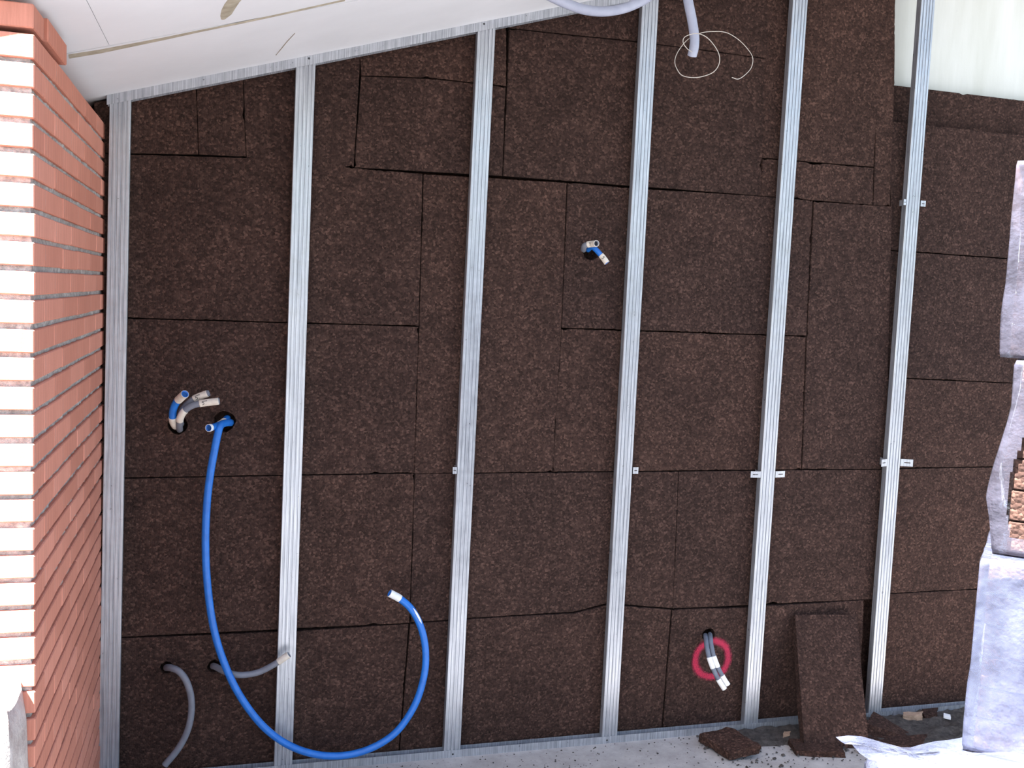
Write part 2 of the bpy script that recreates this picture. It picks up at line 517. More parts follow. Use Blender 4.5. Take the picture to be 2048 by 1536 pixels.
# smear of old glue and a scratch, both a millimetre thick
def ceil_strip(name, pts, ws, m):
    vs, fs = [], []
    c3 = [onceil(*p) for p in pts]
    for i, p in enumerate(c3):
        d = (c3[min(i + 1, len(c3) - 1)] - c3[max(i - 1, 0)]).normalized()
        s = d.cross(Vector((-.29, 0, .957))).normalized()
        for k, h in ((-1, .0), (-.4, .0016), (.4, .0016), (1, .0)):
            q = p + s * ws[i] * k
            vs.append((q.x, q.y, ceil_z(q.x) - .0002 - h))
    for i in range(len(pts) - 1):
        for k in range(3):
            a = i * 4 + k
            fs.append((a, a + 1, a + 5, a + 4))
    return obj(name, mesh(name, vs, fs, True), ceiling, m)
ceil_strip('glue_smear', [(447, 38), (452, 30), (457, 18), (464, 6), (476, -8), (492, -24)], [.006, .014, .017, .018, .019, .019], SEAM)
ceil_strip('scratch', [(590, 66), (575, 82), (562, 98), (552, 110)], [.0008, .0016, .0014, .0008], SEAM)
sm = ceil_strip('glue_smear', [(138, 113), (200, 103), (260, 91), (330, 77), (400, 62), (480, 46), (560, 29), (640, 11), (690, 0)], [.022, .020, .017, .014, .011, .010, .010, .009, .009], SEAM)

# ---- brick wall on the left
course, bh = .0575, .0465
zj0 = 1.7609 - 30 * course + .005            # bottom of course 0
bm = bmesh.new()
bmesh.ops.create_cube(bm, size=1)
for axis, cuts in ((2, 230), (1, 90), (0, 10)):
    es = [e for e in bm.edges if abs((e.verts[0].co - e.verts[1].co)[axis]) > .9]
    bmesh.ops.subdivide_edges(bm, edges=es, cuts=cuts, use_grid_fill=True)
bm.normal_update()
for v in bm.verts:
    q = Vector(((v.co.x + .5) * .218 + XW - .225, (v.co.y + .5) * (.132 - YF) + YF + .008, (v.co.z + .5) * 2.1))
    k = noise.noise(q * 40) * .7 + noise.noise(q * 130) * .5
    if abs(v.co.z) < .499: q += Vector((1 if v.co.x > .49 else 0, -1 if v.co.y < -.49 else 0, 0)) * (k * .0055 - .001)
    v.co = q
m_ = bpy.data.meshes.new('mortar'); bm.to_mesh(m_); bm.free()
wall_left = obj('wall_left', m_, None, MORTAR)
wall_left.name = 'wall_left'
tag(wall_left, 'red brick wall end with raked grey mortar joints at the left', 'wall', kind='structure')
def brick_mesh(lx, ly):
    return box_mesh('brick', (-lx / 2, -ly / 2, 0), (lx / 2, ly / 2, bh), .0022, 1)
bm_stretch = brick_mesh(.115, .2355)         # along the wall
bm_cross = brick_mesh(.237, .110)            # across the end
bm_half = brick_mesh(.115, .115)
for m_ in (bm_stretch, bm_cross, bm_half): m_.materials.append(BRICK)
def put(m_, x, y, z):
    o = obj('brick', m_, wall_left)
    o.location = (x + random.uniform(-.0012, .0012), y + random.uniform(-.001, .001), z + random.uniform(-.0008, .0008))
    o.rotation_euler = (random.uniform(-.003, .003), random.uniform(-.004, .004), random.uniform(-.004, .004))
    return o
TOPC = 36
for k in range(-1, TOPC + 1):
    z = zj0 + k * course
    if k == -1:
        z = zj0 - course
        if z < 0: continue
    if k == TOPC:                            # the last, short course at the yard end
        put(bm_cross, XW - .1185, YF + .055, z)
        o = put(bm_stretch, XW - .0575 + .007, YF + .112 + .118, z)
        continue
    if k % 2 == TOPC % 2:
        put(bm_cross, XW - .1185, YF + .055, z)
        y = YF + .110 + .0015
    else:
        put(bm_stretch, XW - .0575, YF + .1178, z)
        put(bm_stretch, XW - .1795, YF + .1178, z)
        y = YF + .2355 + .0015
    while y < .03:
        if y + .2355 > .15:
            put(bm_half, XW - .0575, y + .0575, z); y += .118
        else:
            put(bm_stretch, XW - .0575, y + .1178, z); y += .237
# rough plinth at the foot of the wall end
bm = bmesh.new()
bmesh.ops.create_cube(bm, size=1)
bmesh.ops.subdivide_edges(bm, edges=bm.edges[:], cuts=9, use_grid_fill=True)
for v in bm.verts:
    x, y, z = v.co
    q = Vector((x * .24 - .064, y * .13 - 1.163, (z + .5) * .803))
    if z > .3:                               # rounded shoulder
        k = (z - .3) / .2
        q.x -= max(0, x) * .03 * k * k; q.y -= min(0, y) * .03 * k * k
    q += Vector((noise.noise(q * 9), noise.noise(q * 9 + Vector((5, 0, 0))), noise.noise(q * 9 + Vector((0, 7, 0))))) * .012
    q.z = max(q.z, 0.0)
    v.co = q
m_ = bpy.data.meshes.new('plinth'); bm.to_mesh(m_); bm.free()
m_.polygons.foreach_set('use_smooth', [True] * len(m_.polygons))
o = obj('plinth', m_, wall_left, PLINTH)
tag(o, 'rough pale mortar plinth')

# ================================================================== METAL FRAME
SW, SD = .060, .027
def stud_section():
    # C-shaped lining channel, web grooved, open towards the wall; (x, y) with x from the right edge leftwards
    h = SW / 2
    web = [(-h, .0014), (-h + .0014, 0), (-.0215, 0), (-.0207, .0026), (-.0183, .0026), (-.0175, 0),
           (-.0090, 0), (-.0079, .0028), (-.0051, .0028), (-.0040, 0), (.0040, 0), (.0051, .0028), (.0079, .0028), (.0090, 0),
           (.0175, 0), (.0183, .0026), (.0207, .0026), (.0215, 0), (h - .0014, 0), (h, .0014)]
    outer = [(-h + .006, SD), (-h, SD)] + web + [(h, SD), (h - .006, SD)]
    t = .0008
    inner = [(h - .006, SD - t), (h - t, SD - t), (h - t, .0022)] + [(x, max(y, 0) + t) for x, y in reversed(web[2:-2])] + [(-h + t, .0022), (-h + t, SD - t), (-h + .006, SD - t)]
    return outer + inner, len(outer)
SEC, NO = stud_section()
def stud_mesh(xt, xb, zt_fn):
    vs, fs = [], []
    n = len(SEC)
    for x, y in SEC:
        vs.append((xb + x, y, .0012))
    for x, y in SEC:
        vs.append((xt + x, y, zt_fn(xt + x)))
    for i in range(n):
        j = (i + 1) % n
        fs.append((i, j, n + j, n + i))
    return mesh('channel', vs, fs)
studs = []
def stud(xr_top, xr_bot, label):
    xt, xb = xr_top - SW / 2, xr_bot - SW / 2
    r = empty('metal_stud', (xb, 0, 0))
    tag(r, label, 'stud', 'galvanised steel studs of the wall lining')
    obj('channel', stud_mesh(xt, xb, lambda x: ceil_z(x) - .0015), r, GALV)
    studs.append((r, xt, xb))
    return r
def screw(r, p):
    bm = bmesh.new()
    bmesh.ops.create_cone(bm, cap_ends=True, segments=10, radius1=.0042, radius2=.0030, depth=.0022)
    m_ = bpy.data.meshes.new('screw'); 
    for v in bm.verts: v.co = Vector((v.co.x, -v.co.z, v.co.y)) + Vector(p)
    bm.to_mesh(m_); bm.free()
    obj('screw', m_, r, SCREWM)
def bracket(r, xc, z, left=None, right=None, hw=.012, rake=.0):
    """strap hanger: arms come forward along the flanges, ends folded outwards"""
    for s, wing in ((-1, left), (1, right)):
        if wing is None: continue
        xe = xc + s * (SW / 2 + .0008)
        bx = [((min(xe, xe + s * .0014), -.001, z - hw), (max(xe, xe + s * .0014), CY - .004, z + hw))]
        m_ = join_boxes('bracket', bx)
        vs = [tuple(v.co) for v in m_.vertices]; fs = [tuple(p.vertices) for p in m_.polygons]
        # folded wing with a slot
        y0, y1 = -.001, -.001 + (-rake * wing)
        n0 = len(vs)
        def wp(u, y, zz_): return (xe + s * (u * wing), y0 + (y1 - y0) * u + y, zz_)
        for (u0, u1, za, zb) in ((0, .3, -1, 1), (.3, .8, .12, 1), (.3, .8, -1, -.12), (.8, 1, -1, 1)):
            n0 = len(vs)
            for u in (u0, u1):
                for yy in (0, .0013):
                    for zc in (za, zb):
                        vs.append(wp(u, yy, z + zc * hw))
            fs += [tuple(n0 + k for k in f) for f in ((0, 1, 3, 2), (4, 6, 7, 5), (0, 4, 5, 1), (2, 3, 7, 6), (0, 2, 6, 4), (1, 5, 7, 3))]
        obj('bracket', mesh('bracket', vs, fs), r, GALV)
s1 = stud(.146, .124, 'leftmost galvanised stud, standing against the brick wall')
s2 = stud(.692, .672, 'galvanised stud crossed low down by the blue conduit')
s3 = stud(1.275, 1.254, 'galvanised stud right of the curled blue conduit, under the low ceiling')
s4 = stud(1.854, 1.850, 'galvanised stud right of the two tape-ended conduits high up')
s5 = stud(2.437, 2.436, 'galvanised stud between the red sprayed ring and the leaning cork slab')
s6 = stud(2.978, 2.994, 'rightmost galvanised stud, standing before the bare white plaster')
for (r, xt, xb), px in zip(studs[1:4], ((618, 117), (968, 48), None)):
    if px:
        p = at(*px, 0); screw(r, (p.x, -.0018, p.z))
for (r, xt, xb), px in zip(studs[2:4], ((905, 1521), (1213, 1493))):
    p = at(*px, 0); screw(r, (p.x, -.0018, max(p.z, .012)))
def bz(px, py): return at(px, py, 0).z
bracket(s3, 1.264 - SW / 2, bz(905, 941), left=.016)
bracket(s4, 1.852 - SW / 2, bz(1275, 941), right=.022)
bracket(s5, 2.4365 - SW / 2, bz(1537, 949), left=.040, right=.044, rake=-.15)
bracket(s6, 2.988 - SW / 2, bz(1790, 925), left=.034, right=.046, hw=.014, rake=.35)
bracket(s6, 2.984 - SW / 2, bz(1830, 406), left=.014, right=.024, hw=.011)

def U_track_floor():
    t = .0008; d = .0293; hgt = .027
    xa, xb = .075, 4.6
    return join_boxes('channel', [((xa, -.0008 - t, 0), (xb, -.0008, hgt)), ((xa, -.0008, 0), (xb, d, t)), ((xa, d, 0), (xb, d + t, hgt))])
o = obj('floor_track', U_track_floor(), None, GALV)
tag(o, 'galvanised U-shaped steel track screwed along the floor under the studs', 'track')
def U_track_ceiling():
    t = .0008; d = .0293; h = .029
    xa, xb = .078, 4.6
    vs, fs = [], []
    for (y0, y1, u0, u1) in ((-.0008 - t, -.0008, -h, -.0004), (-.0008, d, -t - .0004, -.0004), (d, d + t, -h, -.0004)):
        n0 = len(vs)
        for x in (xa, xb):
            for y in (y0, y1):
                for u in (u0, u1):
                    vs.append((x, y, ceil_z(x) + u))
        fs += [tuple(n0 + k for k in f) for f in ((0, 1, 3, 2), (4, 6, 7, 5), (0, 4, 5, 1), (2, 3, 7, 6), (0, 2, 6, 4), (1, 5, 7, 3))]
    return mesh('channel', vs, fs)
o = obj('ceiling_track', U_track_ceiling(), None, GALV)
tag(o, 'galvanised U-shaped steel track rising along the sloping ceiling edge', 'track')

# ================================================================== CONDUITS
def spline(pts, step):
    """Catmull-Rom through pts, resampled evenly"""
    pts = [Vector(p) for p in pts]
    P_ = [pts[0] * 2 - pts[1]] + pts + [pts[-1] * 2 - pts[-2]]
    dense = []
    for i in range(1, len(P_) - 2):
        p0, p1, p2, p3 = P_[i - 1:i + 3]
        for k in range(24):
            t = k / 24
            dense.append(.5 * ((2 * p1) + (p2 - p0) * t + (2 * p0 - 5 * p1 + 4 * p2 - p3) * t * t + (3 * p1 - p0 - 3 * p2 + p3) * t ** 3))
    dense.append(pts[-1])
    L = [0]
    for a, b in zip(dense, dense[1:]): L.append(L[-1] + (b - a).length)
    n = max(3, int(L[-1] / step))
    out, j = [], 0
    for k in range(n + 1):
        s = L[-1] * k / n
        while j < len(L) - 2 and L[j + 1] < s: j += 1
        f = (s - L[j]) / max(1e-9, L[j + 1] - L[j])
        out.append(dense[j].lerp(dense[j + 1], f))
    return out
def frames(path):
    fr = []
    up = Vector((0.13, -.31, .94))
    for i, p in enumerate(path):
        d = (path[min(i + 1, len(path) - 1)] - path[max(i - 1, 0)]).normalized()
        u = up - d * up.dot(d)
        if u.length < 1e-4: u = Vector((1, 0, 0)) - d * d.x
        u.normalize(); up = u
        fr.append((p, d, u, d.cross(u)))
    return fr
def tube_mesh(name, fr, r, seg=14, rib=.0, hollow=True, r_in=None, start_cap=True, lip=.02):
    vs, fs = [], []
    def ring(p, u, v, rad):
        s = len(vs)
        for k in range(seg):
            a = 2 * math.pi * k / seg
            vs.append(p + u * (rad * math.cos(a)) + v * (rad * math.sin(a)))
        return s
    def skin(a, b):
        for k in range(seg):
            j = (k + 1) % seg
            fs.append((a + k, a + j, b + j, b + k))
    prev = None
    first = None
    for i, (p, d, u, v) in enumerate(fr):
        s = ring(p, u, v, r - (rib if i % 2 else 0))
        if prev is not None: skin(prev, s)
        else: first = s
        prev = s
    if start_cap: fs.append(tuple(range(first, first + seg))[::-1])
    if hollow:
        ri = r_in or r * .8
        p, d, u, v = fr[-1]
        s = ring(p, u, v, ri); skin(prev, s)
        q = fr[max(0, len(fr) - 1 - max(2, int(lip / max(1e-4, (fr[-1][0] - fr[-2][0]).length))))]
        s2_ = ring(q[0], q[2], q[3], ri); skin(s, s2_)
        fs.append(tuple(range(s2_, s2_ + seg)))
    else:
        fs.append(tuple(range(prev, prev + seg)))
    return mesh(name, vs, fs, True)
def pts3(l, Y=None):
    return [at(q[0], q[1], q[2] if len(q) > 2 else Y) for q in l]
def conduit(label, pts, r, m, shade_plug=BORE_SHADE, tapes=(), rib=.0006, group=None, name='conduit', step=.0025, hollow=True):
    """tapes: (start, end, material, name) as distances in metres measured back from the open end"""
    path = spline(pts, step)
    fr = frames(path)
    root = empty(name, path[0])
    tag(root, label, 'conduit', group)
    obj('tube', tube_mesh('tube', fr, r, rib=rib, hollow=hollow), root, m)
    if hollow:
        k = max(2, int(.012 / step))
        p, d, u, v = fr[-k]
        n = 14
        vs = [p + u * (r * .79 * math.cos(2 * math.pi * i / n)) + v * (r * .79 * math.sin(2 * math.pi * i / n)) for i in range(n)]
        vs += [q + d * .001 for q in vs[:n]]
        fs = [tuple(range(n)), tuple(range(2 * n - 1, n - 1, -1))] + [(i, (i + 1) % n, n + (i + 1) % n, n + i) for i in range(n)]
        obj('shade_plug', mesh('shade_plug', vs, fs), root, shade_plug)  # disc closing the mouth, its dark colour stands in for inner shade
    for (a, b, tm, tn) in tapes:
        i0 = max(0, len(fr) - 1 - int(b / step)); i1 = max(1, len(fr) - 1 - int(a / step))
        sub = fr[i0:i1 + 1]
        vs, fs = [], []
        seg = 14
        rows = [sub[0]] + sub + [sub[-1]]
        for q, (p, d, u, v) in enumerate(rows):
            rad = r + (.0008 if 0 < q < len(rows) - 1 else -.0006)
            for k in range(seg):
                an = 2 * math.pi * k / seg
                vs.append(p + u * (rad * math.cos(an)) + v * (rad * math.sin(an)))
        for q in range(len(rows) - 1):
            for k in range(seg):
                j = (k + 1) % seg
                fs.append((q * seg + k, q * seg + j, (q + 1) * seg + j, (q + 1) * seg + k))
        obj(tn, mesh(tn, vs, fs, True), root, tm)
    return root, fr
def marks(root, fr, r, a, strokes, size=.011, m=INK):
    """marker strokes written on a tape, a = distance of the writing from the open end"""
    step = (fr[-1][0] - fr[-2][0]).length
    p, d, u, v = fr[max(0, len(fr) - 1 - int(a / step))]
    view = (CAM - p).normalized()
    nrm = (view - d * view.dot(d)).normalized()
    side = d.cross(nrm) if d.cross(nrm).z > 0 else nrm.cross(d)
    along = d if d.dot(RIGHT) > 0 else -d
    vs, fs = [], []
    for st in strokes:
        for (x0, y0), (x1, y1) in zip(st, st[1:]):
            A = Vector((x0 * size, y0 * size)); B = Vector((x1 * size, y1 * size))
            dd = (B - A).normalized(); n_ = Vector((-dd.y, dd.x)) * .0008
            n0 = len(vs)
            for q in (A + n_ - dd * .0004, A - n_ - dd * .0004, B - n_ + dd * .0004, B + n_ + dd * .0004):
                h = math.sqrt(max(0, (r + .0010) ** 2 - q.y ** 2))
                vs.append(p + along * q.x + side * q.y + nrm * h)
            for q in list(vs[n0:n0 + 4]): vs.append(q + nrm * .0005)
            fs += [tuple(n0 + k for k in f) for f in ((0, 1, 2, 3), (7, 6, 5, 4), (0, 4, 5, 1), (1, 5, 6, 2), (2, 6, 7, 3), (3, 7, 4, 0))]
    obj('handwriting', mesh('handwriting', vs, fs), root, m)
S5 = [(.45, .5), (-.1, .5), (-.15, .1), (.2, .12), (.38, -.1), (.3, -.4), (-.15, -.5)]
S7 = [(-.3, .5), (.35, .5), (-.05, -.5)]
def sh(st, dx): return [(x + dx, y) for x, y in st]

BK = .0965
hole_a = 'conduits from the left hole'
c, f = conduit('short blue conduit with beige taped open end, from the left hole', pts3([(352, 852, BK), (350, 850, .03), (346, 840, -.005), (346, 822, -.022), (352, 806, -.038), (361, 796, -.058), (370, 788, -.085)]), .0118, BLUE, BLUE_BORE_SHADE, [(.002, .050, TAPE, 'tape_end'), (.122, .20, TAPE, 'tape_band')], group=hole_a)
tp = spline(pts3([(356, 853, .05), (353, 851, .005), (351, 845, -.014), (350, 838, -.018)]), .0025)
c, f = conduit('upper short grey conduit with numbered beige end, from the left hole', pts3([(362, 848, BK), (361, 846, .03), (360, 838, .0), (364, 822, -.012), (375, 808, -.02), (392, 796, -.028), (418, 786, -.036)]), .0105, GREY, BORE_SHADE, [(.007, .052, TAPE, 'tape_end')], group=hole_a)
marks(c, f, .0105, .037, [sh(S5, -.4), sh(S7, .45)])
c, f = conduit('lower short grey conduit with numbered beige end, from the left hole', pts3([(360, 860, BK), (359, 857, .03), (359, 846, -.012), (363, 830, -.034), (376, 816, -.044), (396, 808, -.05), (439, 802, -.054)]), .0105, GREY, BORE_SHADE, [(.003, .062, TAPE, 'tape_end'), (.112, .155, TAPE, 'tape_band')], group=hole_a)
marks(c, f, .0105, .046, [sh(S5, -.4), sh(S7, .45)])
hole_b = 'blue conduits from the hole beside the left one'
c, f = conduit('long blue conduit curling down past a stud and up again, white tip', pts3([(462, 846, BK), (459, 845, .04), (450, 846, .0), (441, 851, -.03), (436, 866, -.045), (430, 895, -.052), (421, 945, -.056), (414, 1005, -.058), (411, 1080, -.06), (414, 1160, -.06), (426, 1250, -.06), (448, 1325, -.06), (482, 1395, -.06), (532, 1458, -.06), (592, 1497, -.06), (660, 1512, -.06), (728, 1502, -.06), (788, 1468, -.06), (828, 1413, -.06), (848, 1352, -.06), (851, 1300, -.06), (842, 1255, -.06), (824, 1220, -.06), (802, 1199, -.062), (779, 1186, -.066)]), .0122, BLUE, BORE_SHADE, [(.0, .043, WHITETAPE, 'tape_end')], group=hole_b, rib=.0004)
# pale paper patch left on the curl
k = len(f) - 1 - int(.125 / .0025)
vs, fs = [], []
for i in range(0, 26):
    p, d, u, v = f[k + i - 13]
    view = (CAM - p).normalized(); nrm = (view - d * view.dot(d)).normalized(); sd = d.cross(nrm)
    hw = .30 * min(1, (i + 1) / 6, (26 - i) / 9)
    for a in (-hw + .55, .55, hw + .55):
        vs.append(p + (nrm * math.cos(a) + sd * math.sin(a)) * .0129)
for i in range(25):
    for q in (0, 1):
        fs.append((3 * i + q, 3 * i + q + 1, 3 * i + q + 4, 3 * i + q + 3))
obj('paper_patch', mesh('paper_patch', vs, fs, True), c, WHITETAPE)
c, f = conduit('stubby blue conduit with pale cut end, from the hole beside the left one', pts3([(455, 836, BK), (453, 838, .04), (446, 845, .0), (436, 851, -.022), (427, 854, -.04), (417, 856, -.066)]), .0112, BLUE, BLUE_BORE_SHADE, [(.0, .014, WHITETAPE, 'tape_end'), (.062, .09, TAPE, 'tape_band')], group=hole_b)

hole_c = 'conduits from the hole high in the wall'
c, f = conduit('short pale grey conduit with beige end, from the high hole', pts3([(1167, 500, BK), (1167, 498, .03), (1169, 492, .0), (1176, 489, -.012), (1184, 488, -.022), (1193, 487, -.05)]), .0104, GREY, BORE_SHADE, [(.002, .045, TAPE, 'tape_end')], group=hole_c)
marks(c, f, .0110, .03, [S7], .009)
c, f = conduit('short blue conduit with beige end drooping from the high hole', pts3([(1176, 500, BK), (1177, 498, .03), (1181, 495, .0), (1188, 496, -.02), (1198, 506, -.035), (1206, 515, -.042), (1214, 526, -.05)]), .0095, BLUE, BORE_SHADE, [(.001, .036, TAPE, 'tape_end')], group=hole_c)
marks(c, f, .0095, .025, [S5], .009)

hole_d = 'conduits from the red-ringed hole'
c, f = conduit('left slate grey conduit with white bands in the red ring', pts3([(1411, 1272, BK), (1411, 1271, .04), (1412, 1278, .01), (1414, 1295, -.014), (1419, 1317, -.030), (1428, 1341, -.042), (1438, 1361, -.05), (1449, 1378, -.058)]), .0092, DARKGREY, BORE_SHADE, [(.0, .046, WHITETAPE, 'tape_end'), (.090, .133, WHITETAPE, 'tape_band')], group=hole_d)
c, f = conduit('right slate grey conduit with white bands in the red ring', pts3([(1420, 1270, BK), (1420, 1269, .04), (1421, 1276, .01), (1423, 1293, -.014), (1428, 1314, -.030), (1437, 1337, -.042), (1447, 1356, -.05), (1456, 1370, -.058)]), .0088, DARKGREY, BORE_SHADE, [(.0, .044, WHITETAPE, 'tape_end'), (.078, .12, WHITETAPE, 'tape_band')], group=hole_d)

conduit('bare grey conduit hooking down to the floor near the brick wall', pts3([(333, 1336, BK), (334, 1335, .04), (343, 1336, .0), (358, 1343, -.022), (372, 1361, -.032), (381, 1388, -.036), (383, 1420, -.038), (376, 1458, -.04), (358, 1495, -.042), (329, 1531, -.046)]), .0110, GREY, BORE_SHADE, group='grey conduits low in the left bay')
conduit('grey conduit with beige tip reaching right behind the blue one', pts3([(426, 1333, BK), (427, 1332, .04), (434, 1335, .01), (452, 1344, -.016), (480, 1350, -.024), (515, 1345, -.028), (548, 1329, -.034), (578, 1309, -.042)]), .0105, GREY, BORE_SHADE, [(.001, .044, TAPE, 'tape_end')], group='grey conduits low in the left bay')

a = at(1085, -40, -.28); a.z = ceil_z(a.x) - .002
b_ = at(1345, -80, -.28); b_.z = ceil_z(b_.x) - .002
up1 = at(1108, -4, -.28); up2 = at(1300, -10, -.28)
conduit('pale grey conduit drooping in a shallow loop under the ceiling track', [a] + [up1] + pts3([(1135, 8), (1168, 19), (1205, 23), (1243, 18), (1275, 6)], -.28) + [up2, b_], .0155, PALEGREY, group='pale grey conduits under the ceiling', hollow=False)
c0 = at(1362, -110, -.28); c0.z = ceil_z(c0.x) - .002
conduit('pale grey conduit hanging straight down with a wire in its mouth', [c0] + pts3([(1371, -40), (1376, 0), (1384, 40), (1389, 75), (1388, 95), (1384, 112, -.268)], -.28), .0155, PALEGREY, group='pale grey conduits under the ceiling')
wl = [(1384, 104), (1374, 97), (1366, 84), (1371, 73), (1392, 67), (1411, 73), (1427, 89), (1438, 109), (1438, 128), (1427, 144), (1405, 153), (1383, 155), (1363, 150), (1352, 134), (1350, 119), (1358, 100), (1377, 78), (1402, 66), (1427, 63), (1452, 65), (1474, 77), (1492, 94), (1505, 114), (1503, 134), (1492, 148), (1477, 158), (1464, 155)]
n = len(wl)
wp = [at(x, y, -.29 - .06 * math.sin(2.2 * i / n * math.pi) - (.03 if i > 0 else 0)) for i, (x, y) in enumerate(wl)]
o = obj('pull_wire', tube_mesh('pull_wire', frames(spline(wp, .004)), .0012, seg=6, hollow=False), None, WIRE)
tag(o, 'thin pale pull wire looping out of the hanging conduit', 'wire')

# ================================================================== CORK OFFCUTS AND DEBRIS
def rough_slab(name, c, ex, ey, ez, label, cat='cork slab', mtl=CORK, amp=.0035, group=None, cuts=5, shape=None):
    """ragged slab spanned from corner c by edge vectors ex, ey, ez"""
    bm = bmesh.new()
    bmesh.ops.create_cube(bm, size=1)
    bmesh.ops.subdivide_edges(bm, edges=bm.edges[:], cuts=cuts, use_grid_fill=True)
    c, ex, ey, ez = map(Vector, (c, ex, ey, ez))
    sd = Vector((random.uniform(0, 50), random.uniform(0, 50), 0))
    for v in bm.verts:
        u, v_, w_ = v.co.x + .5, v.co.y + .5, v.co.z + .5
        if shape: u, v_, w_ = shape(u, v_, w_)
        q = c + ex * u + ey * v_ + ez * w_
        edge = max(abs(v.co.x), abs(v.co.y))
        k = amp if edge > .49 else amp * .3
        q += noise.noise_vector(q * 45 + sd) * k
        q.z = max(q.z, .0015)
        v.co = q - c
    m_ = bpy.data.meshes.new(name); bm.to_mesh(m_); bm.free()
    o = obj(name, m_, None, mtl)
    o.location = c
    tag(o, label, cat, group)
    return o
# leaning board
bl, br = onz(1609, 1501, 0), onz(1735, 1503, 0)
tl, tr_ = at(1586, 1233, .0), at(1713, 1229, .0)
upv = ((tl - bl) + (tr_ - br)) / 2
acr = ((br - bl) + (tr_ - tl)) / 2
nr = acr.cross(upv).normalized()
if nr.y < 0: nr = -nr
rough_slab('cork_slab', bl, acr, upv, nr * .032, 'dark cork slab leaning upright against the wall by the rightmost stud', amp=.002, group='loose cork offcuts', cuts=7)
G = 'loose cork offcuts'
# slab lying over the floor track
p1, p2, p4 = onz(1400, 1487, .03), onz(1458, 1470, .05), onz(1457, 1515, .03)
rough_slab('cork_slab', onz(1398, 1482, .008), onz(1458, 1468, .030) - onz(1398, 1482, .008), onz(1458, 1521, .004) - onz(1398, 1482, .008), Vector((.0, -.004, .030)), 'dark cork offcut lying slanted on the floor track left of the stud', group=G, amp=.006, cuts=6)
rough_slab('cork_slab', onz(1592, 1512, .0), onz(1690, 1517, 0) - onz(1592, 1512, 0), onz(1575, 1488, 0) - onz(1592, 1512, 0), Vector((0, 0, .022)), 'flat cork offcut on the floor before the leaning slab', group=G, amp=.006)
q0 = onz(1736, 1476, .0)
rough_slab('cork_slab', q0, onz(1815, 1483, 0) - q0, onz(1752, 1452, 0) - q0, Vector((0, .02, .052)), 'wedge-shaped cork offcut at the foot of the rightmost stud', group=G, amp=.003,
           shape=lambda u, v, w: (u, v * (1 - .6 * u), w * (1 - .75 * u)))
q0 = onz(1716, 1508, .0)
rough_slab('cork_slab', q0, onz(1840, 1503, 0) - q0, onz(1735, 1482, 0) - q0, Vector((0, 0, .018)), 'thin cork offcut lying right of the leaning slab', group=G, amp=.004)
q0 = onz(1846, 1445, 0)
rough_slab('cork_slab', q0, onz(1874, 1444, 0) - q0, onz(1845, 1432, 0) - q0, Vector((0, 0, .032)), 'small dark cork lump beside the tan chip', group=G, amp=.008, cuts=3)
q0 = onz(1806, 1447, 0)
rough_slab('wood_chip', q0, onz(1844, 1446, 0) - q0, onz(1806, 1438, 0) - q0, Vector((0, .0, .030)), 'tan broken chip on the debris by the wall', 'chip', TAN, amp=.006, cuts=3)
q0 = onz(1887, 1436, 0.02)
rough_slab('plastic_scrap', q0, onz(1901, 1440, .02) - q0, onz(1887, 1430, .02) - q0, Vector((0, 0, .010)), 'tiny white scrap on the debris beside the wrapped stack', 'scrap', WHITEBIT, amp=.002, cuts=2)
q0 = onz(1566, 1477, 0.0)
rough_slab('wood_chip', q0, onz(1579, 1477, 0) - q0, onz(1567, 1470, 0) - q0, Vector((0, 0, .016)), 'small round tan crumb before the floor track', 'chip', TAN, amp=.006, cuts=3)

# bed of dirt and crumbs (nobody could count it)
vs, fs = [], []
nx_, ny_ = 90, 26
for i in range(nx_ + 1):
    for j in range(ny_ + 1):
        x = 2.22 + i / nx_ * 1.75
        y = -.004 - j / ny_ * (.10 + .20 * min(1, i / nx_ * 2.2))
        e = min(i / 8, (nx_ - i) / 8, (ny_ - j) / 7, 1)
        h = .012 + .018 * noise.noise(Vector((x * 14, y * 22, 3))) + .008 * noise.noise(Vector((x * 60, y * 60, 1)))
        vs.append((x, y, -.004 + max(0, h + .006) * e * (.55 + .45 * min(1, i / nx_ * 2))))
for i in range(nx_):
    for j in range(ny_):
        a = i * (ny_ + 1) + j
        fs.append((a, a + 1, a + ny_ + 2, a + ny_ + 1))
o = obj('debris_bed', mesh('debris_bed', vs, fs, True), None, DIRT)
tag(o, 'dark layer of cork dust and dirt along the wall foot at the right', 'debris', kind='stuff')
vs, fs = [], []
def crumb(x, y, s, z=0):
    n0 = len(vs)
    ax = random.random() * 6.28
    for (u, v_, w_) in ((1, 0, .3), (-.6, .8, .35), (-.5, -.9, .3), (0, 0, 1.1), (.5, .8, 0), (-1, 0, 0), (.5, -.8, 0)):
        u, v_ = u + random.uniform(-.25, .25), v_ + random.uniform(-.25, .25)
        vs.append((x + s * (u * math.cos(ax) - v_ * math.sin(ax)), y + s * (u * math.sin(ax) + v_ * math.cos(ax)), z + s * w_))
    fs.extend(tuple(n0 + k for k in f) for f in ((0, 4, 3), (4, 1, 3), (1, 5, 3), (5, 2, 3), (2, 6, 3), (6, 0, 3), (0, 6, 2, 5, 1, 4)))
for k in range(900):
    x = random.uniform(2.15, 3.9); y = -.01 - random.random() ** 1.4 * .32
    crumb(x, y, random.uniform(.0015, .0055) * random.choice((1, 1, .7, 1.5)), .004)
for k in range(420):
    x = random.uniform(.7, 2.4); y = -.01 - random.random() * .35
    crumb(x, y, random.uniform(.0012, .004), 0)
o = obj('cork_crumbs', mesh('cork_crumbs', vs, fs), None, DIRT)
tag(o, 'dark cork crumbs strewn over the concrete along the floor track', 'crumbs', kind='stuff')

